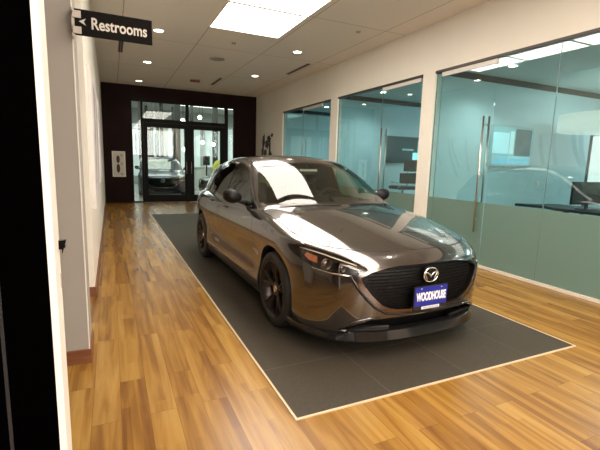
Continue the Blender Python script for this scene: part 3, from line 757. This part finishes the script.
    n = 40; sw.tube([Rm @ Vector((.185*math.cos(2*PI*k/n), 0, .185*math.sin(2*PI*k/n))) for k in range(n+1)], .015, 10, caps=False)
    sw.lathe([(.07, -.02), (.07, .02), (.05, .03)], 24, 'y', mtx=Rm)
    for a in (0, PI, -PI/2): sw.tube([Rm @ Vector((.05*math.cos(a), 0, .05*math.sin(a))), Rm @ Vector((.185*math.cos(a), 0, .185*math.sin(a)))], .014, 8)
    sw.build('steering_wheel', INTER, car)
    for x in (-.37, .37):
        se = MB().box((x-.25, 2.25, .40), (x+.25, 2.80, .58), bev=.05)
        Rb = Matrix.Translation((x, 2.82, .55)) @ Matrix.Rotation(math.radians(-18), 4, 'X')
        se.box((-.24, -.06, 0), (.24, .08, .60), bev=.05, mtx=Rb).box((-.12, -.04, .63), (.12, .06, .80), bev=.035, mtx=Rb).build('seat', INTER2, car)
    MB().box((-.60, 3.2, .45), (.60, 3.7, .62), bev=.05).box((-.60, 3.60, .60), (.60, 3.75, 1.0), bev=.05).build('rear_seat', INTER2, car)
    rm = MB().box((-.125, 2.02, 1.270), (.125, 2.045, 1.335), bev=.010).tube([(0, 2.03, 1.32), (0, 2.06, 1.36), (0, 2.09, 1.385)], .010).build('rear_view_mirror', PLASTIC, car)
    if full: MB().box((-.11, 2.0175, 1.307), (.11, 2.0195, 1.331)).build('mirror_glint', mat('glint_white', (.85, .83, .78), .5), car)  # white strip painted in for the pale reflection on the mirror
    # headliner / inner skin
    t = T[np.isin(lab, [0, 4, 13, 14, 17, 11])]; c = V[t].mean(1); t = t[(c[:, 1] > 1.35) & (c[:, 2] > .92)]
    VV = V-Nn*.028; a, b, cc = both(VV, t, Nn)
    link('cabin_lining', np_mesh('cabin_lining', a, b, cc, [INTER]), car)
    t = T[np.isin(lab, [13, 14, 0])]; c = V[t].mean(1); t = t[(c[:, 1] > 1.35) & (c[:, 1] < 3.9) & (c[:, 2] <= .92) & (c[:, 2] > .3) & (c[:, 0] > .5)]
    VV = V-Nn*.06
    for s in (1, -1):
        a, b, cc = side_of(VV, t, Nn, s); link('door_card', np_mesh('door_card', a, b, cc, [INTER]), car)
    return car
SHELL = build_shell()
CARX, CARY = 2.10, 2.185
car = make_car('car', 'dark metallic grey hatchback parked on the dark tile mat, blue plate on its grille', (CARX, CARY, .006), .020)
# ------------------------------------------------------------------ the dark tile mat and its pale edge strip
X0m, X1m, Y0m, Y1m = .8816, 3.3451, 1.8441, 10.828
mt = MB().box((X0m, Y0m, 0), (X1m, Y1m, .006)).build('floor_mat', TILE); tag(mt, 'long dark grey tiled display mat set in the wood floor under the grey hatchback', 'mat')
e = .014
mb = MB().box((X0m-e, Y0m-e, 0), (X0m, Y1m+e, .007)).box((X1m, Y0m-e, 0), (X1m+e, Y1m+e, .007)).box((X0m, Y0m-e, 0), (X1m, Y0m, .007)).box((X0m, Y1m, 0), (X1m, Y1m+e, .007))
mb.build('edge_strip', mat('edge_strip_pale', (.60, .46, .30), .35), mt)
# ------------------------------------------------------------------ ceiling: luminous panels, downlights, vents
PX0, PX1 = 1.60, 2.83
for i in range(10):
    y1 = 7.20-i*1.25; y0 = y1-1.20
    fr = MB()
    fr.box((PX0-.02, y0-.02, H-.012), (PX1+.02, y0+.005, H)).box((PX0-.02, y1-.005, H-.012), (PX1+.02, y1+.02, H)).box((PX0-.02, y0, H-.012), (PX0+.005, y1, H)).box((PX1-.005, y0, H-.012), (PX1+.02, y1, H))
    lbl = 'square luminous ceiling panel, the farthest of the row and the whole one in view' if i == 0 else 'square luminous ceiling panel cut by the top edge of the view' if i == 1 else 'square luminous ceiling panel of the row above and behind the viewer'
    t = thing('ceiling_light', lbl, 'ceiling light', ((PX0+PX1)/2, (y0+y1)/2, H), 0, 'luminous ceiling panels')
    ofs = Vector(t.location)
    f = fr.build('frame', WHITE, t); f.data.transform(Matrix.Translation(-ofs))
    d = MB().box((PX0, y0, H-.008), (PX1, y1, H-.001)).build('diffuser', PANEL, t); d.data.transform(Matrix.Translation(-ofs))
for i in range(4):  # second row is added out of view to light the column face
    y1 = .4-i*1.45
    t = thing('ceiling_light', 'added square fill panel, unseen, above and left behind the viewer', 'ceiling light', (-.3, y1-.6, H), 0, 'added fill panels behind the viewer')
    MB().box((-.62, -.62, -.012), (.62, -.6, 0)).box((-.62, .6, -.012), (.62, .62, 0)).box((-.62, -.6, -.012), (-.6, .6, 0)).box((.6, -.6, -.012), (.62, .6, 0)).build('frame', WHITE, t)
    MB().box((-.6, -.6, -.008), (.6, .6, -.001)).build('diffuser', PANEL, t)
def downlight(x, y, lbl, z=H, wt=DOWN_W, colr=DOWN_C, grp='corridor downlights'):
    t = thing('downlight', lbl, 'ceiling light', (x, y, z), 0, grp)
    MB().lathe([(.078, 0), (.095, 0), (.095, -.006), (.082, -.008), (.078, -.002)], 32, closed=True).build('trim_ring', WHITE, t)
    MB().lathe([(.0, -.0015), (.078, -.0015), (.078, -.003), (.0, -.003)], 32).build('lens', DOWN, t)
    l = bpy.data.lights.new('downlight_lamp', 'SPOT'); l.energy = wt; l.color = colr; l.spot_size = 2.2; l.spot_blend = .8; l.shadow_soft_size = .07
    lo = bpy.data.objects.new('downlight_lamp', l); COL.objects.link(lo); lo.location = (x, y, z-.02)
downlight(3.53, 7.89, 'round ceiling downlight nearest the luminous panel, right side of the ceiling')
downlight(3.53, 10.58, 'smaller round ceiling downlight on the right, beside the short slot vent')
downlight(.85, 7.9, 'round ceiling downlight at the right end of the restroom sign')
downlight(.86, 10.5, 'round ceiling downlight on the left, second of the left row')
downlight(.83, 13.1, 'round ceiling downlight on the left, close to the dark far wall')
for x, y in ((.85, 4.6), (3.53, 2.5)):
    downlight(x, y, 'round ceiling downlight above and behind the viewer', wt=DOWN_W*.9)
def slot(x, y0, y1, lbl, w_=.07):
    t = thing('ceiling_vent', lbl, 'vent', (x, (y0+y1)/2, H)); h = (y1-y0)/2
    MB().box((-w_/2-.012, -h-.012, -.005), (w_/2+.012, h+.012, 0)).build('frame', mat('vent_frame', (.38, .32, .26), .6), t)
    MB().box((-w_/2, -h, -.007), (-.006, h, -.0045)).box((.006, -h, -.007), (w_/2, h, -.0045)).build('slot', mat('vent_slot', (.05, .035, .025), .6), t)
slot(4.17, 8.64, 9.9, 'long narrow slot vent in the ceiling near the right wall'); slot(2.82, 11.35, 12.5, 'slot vent in the ceiling before the dark entrance wall'); slot(.27, 8.9, 9.85, 'slot vent in the ceiling seen below the restroom sign')
t = thing('ceiling_speaker', 'round flat grey speaker grille in the ceiling between the vents', 'speaker', (2.23, 9.34, H))
MB().lathe([(0, -.012), (.14, -.012), (.165, -.004), (.165, 0)], 36).build('speaker_grille', mat('speaker_grey', (.36, .30, .24), .8), t)
t = thing('exit_lamp', 'small dark red ceiling fixture before the entrance', 'ceiling fixture', (2.24, 12.04, H))
MB().box((-.13, -.05, -.06), (.13, .05, 0), bev=.01).build('housing', mat('fixture_red', (.16, .03, .02), .5), t)
for x, y, l_ in ((2.22, 7.95, 'small ceiling sprinkler between the luminous panel and the speaker'), (3.9, 6.2, 'small ceiling sprinkler high on the right near the wall')):
    t = thing('sprinkler', l_, 'sprinkler', (x, y, H)); MB().lathe([(0, -.02), (.03, -.02), (.045, 0)], 20).build('cover_plate', mat('sprinkler_tan', (.42, .33, .24), .6) if 'sprinkler_tan' not in bpy.data.materials else bpy.data.materials['sprinkler_tan'], t)
# ------------------------------------------------------------------ restroom sign on the column
SY = 2.90
t = thing('restroom_sign', 'dark blade sign reading Restrooms with a left arrow, bracketed to the column', 'sign', (0, SY, 0))
MB().box((-.165, 0, 2.128), (.272, .012, 2.276)).build('sign_board', mat('sign_black', (.005, .0035, .0025), .6, spec=.08), t)
MB().box((-.182, -.004, 2.225), (-.130, .020, 2.265)).box((-.182, -.004, 2.135), (-.130, .020, 2.175)).box((-.182, -.004, 2.12), (-.176, .08, 2.28)).build('bracket', mat('bracket_grey', (.50, .44, .38), .4), t)
WT = mat('sign_lettering', (.62, .57, .50), .5)
text_mesh('Restrooms', .092, .0008, 'lettering', WT, t, (.083, -.0015, 2.200), (PI/2, 0, 0), width=.315, offset=.0018)
MB().prism([(-.142, -.002, 2.206), (-.104, -.002, 2.226), (-.116, -.002, 2.206), (-.104, -.002, 2.186)], (0, .0025, 0)).build('arrow', WT, t)
# ------------------------------------------------------------------ wall art
def canvas(nm, lbl, y0, y1, z0, z1, seed):
    rr = random.Random(seed); t = thing(nm, lbl, 'picture', (XL, (y0+y1)/2, 0))
    yc = (y0+y1)/2
    MB().box((0, y0-yc, z0), (.035, y1-yc, z1)).build('canvas', mat('canvas_white_%d' % seed, (.74, .70, .68), .7), t)
    cols = [(.25, .18, .19), (.45, .28, .26), (.55, .48, .47)]
    for k in range(5):
        mb = MB(); a = rr.uniform(y0-yc+.15, y1-yc-.3); b = a+rr.uniform(.1, .5); zz = rr.uniform(z0+.1, z0+.5); zt = z1-.08
        pts = [(.0362, a+(b-a)*math.sin(u*1.5), zz+(zt-zz)*u) for u in np.linspace(0, 1, 12)]
        for p_, q_ in zip(pts, pts[1:]):
            w_ = .05; mb.prism([(p_[0], p_[1]-w_, p_[2]), (p_[0], p_[1]+w_, p_[2]), (q_[0], q_[1]+w_, q_[2]), (q_[0], q_[1]-w_, q_[2])], (.001, 0, 0))
        mb.build('brush_stroke', mat('stroke_%d_%d' % (seed, k), cols[k % 3], .7), t)
canvas('wall_canvas', 'white canvas with curved grey and pink strokes on the left wall, nearer one', 4.9, 7.0, .85, 2.35, 3)
canvas('wall_canvas', 'white canvas with curved grey and pink strokes on the left wall, farther one', 7.6, 10.4, 1.0, 2.35, 5)
t = thing('wall_graphic', 'dark splattered wall graphic on the right wall beyond the offices', 'picture', (XR, 12.7, 0)); rr = random.Random(4)
for (y, z, sy, sz, c_) in ((.42, 2.1, .12, .22, .06), (.50, 1.75, .10, .18, .10), (.30, 1.70, .08, .14, .12), (.10, 1.98, .16, .13, .05), (-.10, 2.15, .16, .12, .04), (-.18, 1.90, .08, .20, .06), (-.22, 1.68, .14, .08, .05), (.18, 1.72, .07, .12, .09), (-.36, 2.26, .10, .05, .05)):
    n = 22; MB().prism([(-.004, y+sy*(1+.35*rr.uniform(-1, 1))*math.cos(2*PI*k/n), z+sz*(1+.35*rr.uniform(-1, 1))*math.sin(2*PI*k/n)) for k in range(n)], (.004, 0, 0)).build('dark_shape', mat('graphic_%03d' % int(c_*1000+y*7+z*31), (c_, c_*.75, c_*.8), .6), t)
t = thing('poster', 'white framed notice with two dark figures on the dark entrance wall', 'poster', (.225, YF, 1.215))
MB().box((-.190, -.02, -.395), (.190, 0, .395)).build('frame', mat('poster_frame', (.72, .68, .60), .5), t)
MB().box((-.155, -.022, -.36), (.155, -.0195, .36)).build('sheet', mat('poster_sheet', (.62, .57, .48), .6), t)
for z, h in ((.15, .12), (-.13, .14)):
    MB().ball((-.02, -.023, z), (.05, .004, h), seg=16).build('dark_figure', mat('figure_%d' % (z*100+50), (.05, .03, .025), .6), t)
for z in (.28, .02, -.30): MB().box((.05, -.0235, z-.05), (.11, -.0215, z+.03)).build('text_block', mat('text_block_%d' % (z*100+50), (.42, .35, .28), .6), t)
# ------------------------------------------------------------------ offices
def arealight(nm, loc, sx, sy, e_, c, rot=(0, 0, 0)):
    l = bpy.data.lights.new(nm, 'AREA'); l.shape = 'RECTANGLE'; l.size = sx; l.size_y = sy; l.energy = e_; l.color = c
    o = bpy.data.objects.new(nm, l); COL.objects.link(o); o.location = loc; o.rotation_euler = rot; return o
OP = emit('office_light_panel', OFFICE_C, OFFICE_E)
for i, (x, y) in enumerate(((8.3, 3.2), (8.3, .2), (8.3, 6.4), (8.3, 9.6), (8.3, 12.4))):
    t = thing('office_light', ['recessed cool panel light in the near office ceiling', 'recessed cool panel light deeper in the near office', 'recessed cool panel light in the middle office ceiling', 'recessed cool panel light in the far office ceiling', 'recessed cool panel light in the end room'][i], 'ceiling light', (x, y, 3.0))
    MB().box((-.6, -.6, -.012), (.6, .6, -.001)).build('diffuser', OP, t)
    MB().box((-.64, -.64, -.008), (.64, -.6, 0)).box((-.64, .6, -.008), (.64, .64, 0)).box((-.64, -.6, -.008), (-.6, .6, 0)).box((.6, -.6, -.008), (.64, .6, 0)).build('frame', WHITE, t)
def odl(x, y, lbl):
    t = thing('downlight', lbl, 'ceiling light', (x, y, 3.0), 0, 'office downlights')
    MB().lathe([(.06, 0), (.085, 0), (.085, -.006), (.06, -.004)], 28, closed=True).build('trim_ring', WHITE, t)
    MB().lathe([(0, -.001), (.06, -.001), (.06, -.003), (0, -.003)], 28).build('lens', DOWN, t)
    l = bpy.data.lights.new('office_downlight_lamp', 'SPOT'); l.energy = 35; l.color = (.9, 1, 1); l.spot_size = 2.3; l.spot_blend = .8; l.shadow_soft_size = .06
    o = bpy.data.objects.new('office_downlight_lamp', l); COL.objects.link(o); o.location = (x, y, 2.98)
odl(5.75, 4.6, 'small round downlight in the near office beside the dark beam'); odl(5.5, 7.6, 'small round downlight in the middle office seen through the fixed pane'); odl(5.6, 10.4, 'small round downlight in the far office')
odl(5.9, 2.0, 'small round downlight in the near office near the desk')
def screen(lbl, y, x0, x1, z0, z1, blobs):
    t = thing('wall_screen', lbl, 'screen', ((x0+x1)/2, y, (z0+z1)/2)); w_ = (x1-x0)/2; h = (z1-z0)/2
    MB().box((-w_, -.05, -h), (w_, 0, h), bev=.006).build('frame', mat('screen_frame_%d' % int(y*10), (.45, .58, .60) if y < 6 else (.06, .09, .10), .4), t)
    MB().box((-w_+.03, -.053, -h+.03), (w_-.03, -.049, h-.03)).build('display', mat('screen_dark_%d' % int(y*10), (.03, .07, .08), .15), t)
    for k, (a, b, c, d, col, e_) in enumerate(blobs):
        MB().box((-w_+.03+a*(2*w_-.06), -.055-.0005*k, -h+.03+b*(2*h-.06)), (-w_+.03+c*(2*w_-.06), -.0525, -h+.03+d*(2*h-.06))).build('picture_area', mat('screen_area_%d_%d' % (int(y*10), k), col, .3, emis=col, es=e_*1.6), t)
screen('framed wall screen with bright left half and dark right panel in the near office', 5.29, 6.20, 7.32, 1.45, 2.19, [(0, 0, 1, 1, (.32, .55, .58), .12), (.0, .30, .40, .85, (.50, .80, .84), .18), (.55, .25, .97, .97, (.10, .20, .24), .0), (.05, .05, .95, .12, (.10, .45, .62), .3), (.1, .18, .95, .23, (.15, .5, .65), .3), (.42, .3, .52, .9, (.55, .78, .80), .2)])
screen('dark wall screen above the office chairs in the middle office', 8.37, 6.20, 7.30, 1.48, 2.14, [(.45, .48, .80, .55, (.35, .6, .6), .1), (.78, .1, 1, .4, (.35, .75, .78), .4), (.92, .4, 1, .9, (.30, .65, .70), .2)])
# desk, monitor, lamp in the near office
DW = mat('desk_black', (.012, .008, .007), .4)
t = thing('desk', 'long black office desk with a curved end behind the frosted glass', 'desk', (7.3, 3.9, 0))
dt = MB(); dt.prism([(-.42, 1.25, .725), (-.36, .95, .725), (-.30, .75, .725), (-.46, .45, .725), (-.50, -1.2, .725), (.45, -1.2, .725), (.45, 1.0, .725), (-.05, 1.05, .725), (-.34, 1.28, .725)], (0, 0, .045)); dt.build('desk_top', DW, t)
for x, y in ((-.4, .3), (.38, .8), (.38, -1.1), (-.42, -1.1)): MB().box((x-.03, y-.03, 0), (x+.03, y+.03, .725)).build('leg', DW, t)
t = thing('monitor', 'black wide computer monitor on the office desk', 'monitor', (7.17, 4.05, .772), 0)
MB().box((-.44, -.02, .09), (.44, .02, .46), bev=.006).build('display', mat('monitor_dark', (.016, .012, .010), .35, spec=.3), t)
MB().box((-.14, -.10, 0), (.14, .10, .015), bev=.004).box((-.03, -.01, .01), (.03, .02, .12)).build('stand', mat('monitor_stand', (.012, .010, .010), .4), t)
t = thing('drum_shade_lamp', 'large pale drum shade lamp in the near office', 'lamp', (7.95, 4.20, 0))
MB().lathe([(.02, 2.10), (.86, 2.10), (.86, 2.38), (.02, 2.38)], 64).build('lamp_shade', mat('shade_pale', (.80, .82, .76), .7, emis=(.9, .92, .85), es=.30), t)
MB().tube([(0, 0, 2.38), (0, 0, 2.985)], .012).build('stem', STEEL, t)
t = thing('backlit_panel', 'self-glowing white panel at the right edge behind the monitor, under the drum lamp', 'board', (8.3, 3.85, 0))
MB().box((-.012, -.85, 1.0), (.012, .88, 2.06)).build('board_face', mat('board_glow', (.92, .90, .87), .4, emis=(1, .94, .90), es=.45), t)  # brightness put into the face as emission, it is no lamp
MB().box((-.02, .88, 0), (.02, .93, 2.08)).box((-.02, -.90, 0), (.02, -.85, 2.08)).box((-.02, -.85, .96), (.02, .88, 1.0)).box((-.22, .89, 0), (.22, .92, .03)).box((-.22, -.89, 0), (.22, -.86, .03)).build('board_frame', mat('board_frame_dark', (.10, .12, .12), .4), t)
# light switch plate on the glass joint
t = thing('wall_switch', 'small white switch plate on the office partition below the screen', 'switch', (7.66, 5.29, 1.12)); MB().box((-.045, -.012, -.07), (.045, 0, .07), bev=.003).box((-.012, -.018, -.025), (.012, -.011, .025)).build('plate', WHITE, t)
# office chairs
t = thing('tall_chair', 'tall dark brown chair with a two-panel back below the middle office screen', 'chair', (6.52, 7.8, 0))
BR = mat('chair_brown', (.045, .026, .020), .5)
MB().box((-.14, -.02, 1.28), (.28, .03, 1.56), bev=.015).build('headrest', BR, t); MB().box((-.27, -.05, .99), (.30, .0, 1.24), bev=.015).build('backrest', BR, t)
MB().box((-.26, -.04, .84), (.28, .42, .92), bev=.03).build('seat', BR, t)
MB().tube([(0, .02, .92), (0, .04, 1.1), (0, .035, 1.4)], .02).build('back_support', STEEL, t)
for s_ in (-.30, .32): MB().tube([(s_, .0, .88), (s_, -.08, .92), (s_, -.07, 1.0), (s_, .25, 1.02)], .014).build('armrest', STEEL, t)
mb = MB().tube([(0, .18, .05), (0, .18, .85)], .028)
for k in range(5): a = 2*PI*k/5; mb.tube([(0, .18, .08), (.3*math.cos(a), .18+.3*math.sin(a), .03)], .016)
mb.build('base', STEEL, t)
tb = thing('meeting_table', 'pale table in the middle office behind the glass door', 'table', (6.2, 6.9, 0)); MB().box((-.7, -.45, .72), (.7, .35, .75), bev=.005).build('table_top', mat('table_teal', (.30, .48, .50), .4), tb)
for x in (-.6, .6):
    for y in (-.38, .28): MB().box((x-.025, y-.025, 0), (x+.025, y+.025, .72)).build('leg', STEEL, tb)
# ------------------------------------------------------------------ showroom beyond the entrance
SP = emit('showroom_panel', (1.0, .95, .80), SHOW_E)
for i, (x, y, sx, sy) in enumerate(((1.6, 16.6, .9, .8), (1.6, 20, 1.5, 1), (5.5, 17.5, 1.2, 1.2), (5.0, 22, 1.5, 1), (-2.5, 19, 1.5, 1))):
    t = thing('showroom_light', ['yellowish light panel seen through the transom over the left entrance door', 'ceiling light panel farther back in the other showroom', 'ceiling light panel on the right of the other showroom', 'ceiling light panel at the back right of the other showroom', 'ceiling light panel at the left of the other showroom'][i], 'ceiling light', (x, y, 4.3))
    MB().box((-sx, -sy, -.02), (sx, sy, 0)).build('diffuser', SP, t)
arealight('showroom_daylight', (3, 21, 4.2), 8, 6, 75, (.92, .97, 1.0))
# tall windows with dark curtains and posts at the back
PD = mat('post_dark', (.03, .028, .024), .5)
SW = emit('bright_window', (.80, .92, .90), .22)
for i, x in enumerate((1.0, 3.2, 5.4, 7.6)):
    o = MB().box((x, 25.9, .4), (x+1.9, 25.98, 3.4)).build('window_%d' % (30+i), SW); o['kind'] = 'structure'
for i, (x, y, w_) in enumerate(((1.75, 20.5, .22), (2.15, 21.5, .13), (2.85, 19.8, .25), (3.9, 22.0, .14), (4.55, 19.5, .22), (1.35, 22, .1), (1.95, 24.5, .3), (2.5, 23.0, .16), (3.3, 24, .25), (3.0, 21, .10))):
    o = MB().box((x-w_/2, y-.1, 0), (x+w_/2, y+.1, 4.3)).build('trim_%d' % (20+i), PD); o['kind'] = 'structure'
def pend(x, y, z, lbl):
    t = thing('pendant_lamp', lbl, 'lamp', (x, y, z), 0, 'small bright pendant lamps in the other showroom'); MB().ball((0, 0, 0), .075, seg=16).build('bulb', emit('pendant_glow', (1, .95, .82), 14) if 'pendant_glow' not in bpy.data.materials else bpy.data.materials['pendant_glow'], t)
    MB().tube([(0, 0, .06), (0, 0, 4.3-z)], .008, 6).build('cord', PD, t)
for i, (x, y, z) in enumerate(((3.55, 17.5, 2.15), (4.35, 19, 2.15), (2.9, 18.2, 1.85), (3.5, 17.8, 3.2), (2.75, 17.5, 3.0))):
    pend(x, y, z, ['small bright pendant lamp seen through the right entrance door, left one', 'small bright pendant lamp at the right of the right entrance door', 'small bright pendant lamp near the middle stile of the entrance', 'bright pendant lamp seen through the right transom', 'bright pendant lamp seen beside the transom post'][i])
t = thing('reception_desk', 'white reception desk seen through the right entrance door', 'desk', (4.6, 20.2, 0))
MB().box((-.9, -.35, 0), (.9, .35, 1.05), bev=.02).build('desk_body', mat('desk_white', (.82, .84, .86), .4), t); MB().box((-.95, -.4, 1.05), (.95, .4, 1.09)).build('counter', mat('counter_white', (.85, .85, .85), .3), t)
t = thing('lounge_chair', 'yellow rounded chair beyond the right entrance door', 'chair', (4.6, 18.6, 0))
YL = mat('chair_yellow', (.62, .60, .10), .6)
MB().box((-.32, -.3, .30), (.32, .3, .48), bev=.08).build('seat', YL, t); MB().ball((0, .25, .95), (.36, .14, .50)).build('backrest', YL, t)
for x in (-.25, .25):
    for y in (-.22, .22): MB().tube([(x, y, 0), (x, y, .32)], .018).build('leg', PD, t)
t = thing('display_stand', 'slim dark display stand beside the yellow chair', 'stand', (3.75, 17.7, 0))
MB().tube([(0, 0, .02), (0, 0, 1.35)], .035).build('post', PD, t); MB().lathe([(0, 0), (.2, 0), (.2, .03), (0, .03)], 28).build('foot', PD, t); MB().box((-.14, -.03, 1.2), (.14, .03, 1.6), bev=.01).build('panel', PD, t)
NAVY = mat('navy_paint', (.004, .006, .045), .3, .2, coat=.6)
def clone_car(src, label, loc, rz, paint):
    r = copy_tree(src); r.location = loc; r.rotation_euler = (0, 0, rz); r['label'] = label
    def walk(o):
        if o.type == 'MESH' and o.data.materials and any(m is PAINT for m in o.data.materials):
            o.data = o.data.copy()
            for i, m in enumerate(o.data.materials):
                if m is PAINT: o.data.materials[i] = paint
        for ch in list(o.children): walk(ch)
        if o.name.split('.')[0] in ('license_plate', 'mirror_glint', 'plate_bracket'):
            def rm(q):
                for c in list(q.children): rm(c)
                bpy.data.objects.remove(q)
            rm(o)
    walk(r); return r
clone_car(car, 'dark blue car standing behind the left entrance door', (1.72, 15.7, 0), -.10, NAVY)
clone_car(car, 'black car standing behind the right entrance door', (2.95, 15.0, 0), -1.52, mat('black_paint', (.012, .013, .014), .3, .3, coat=1))
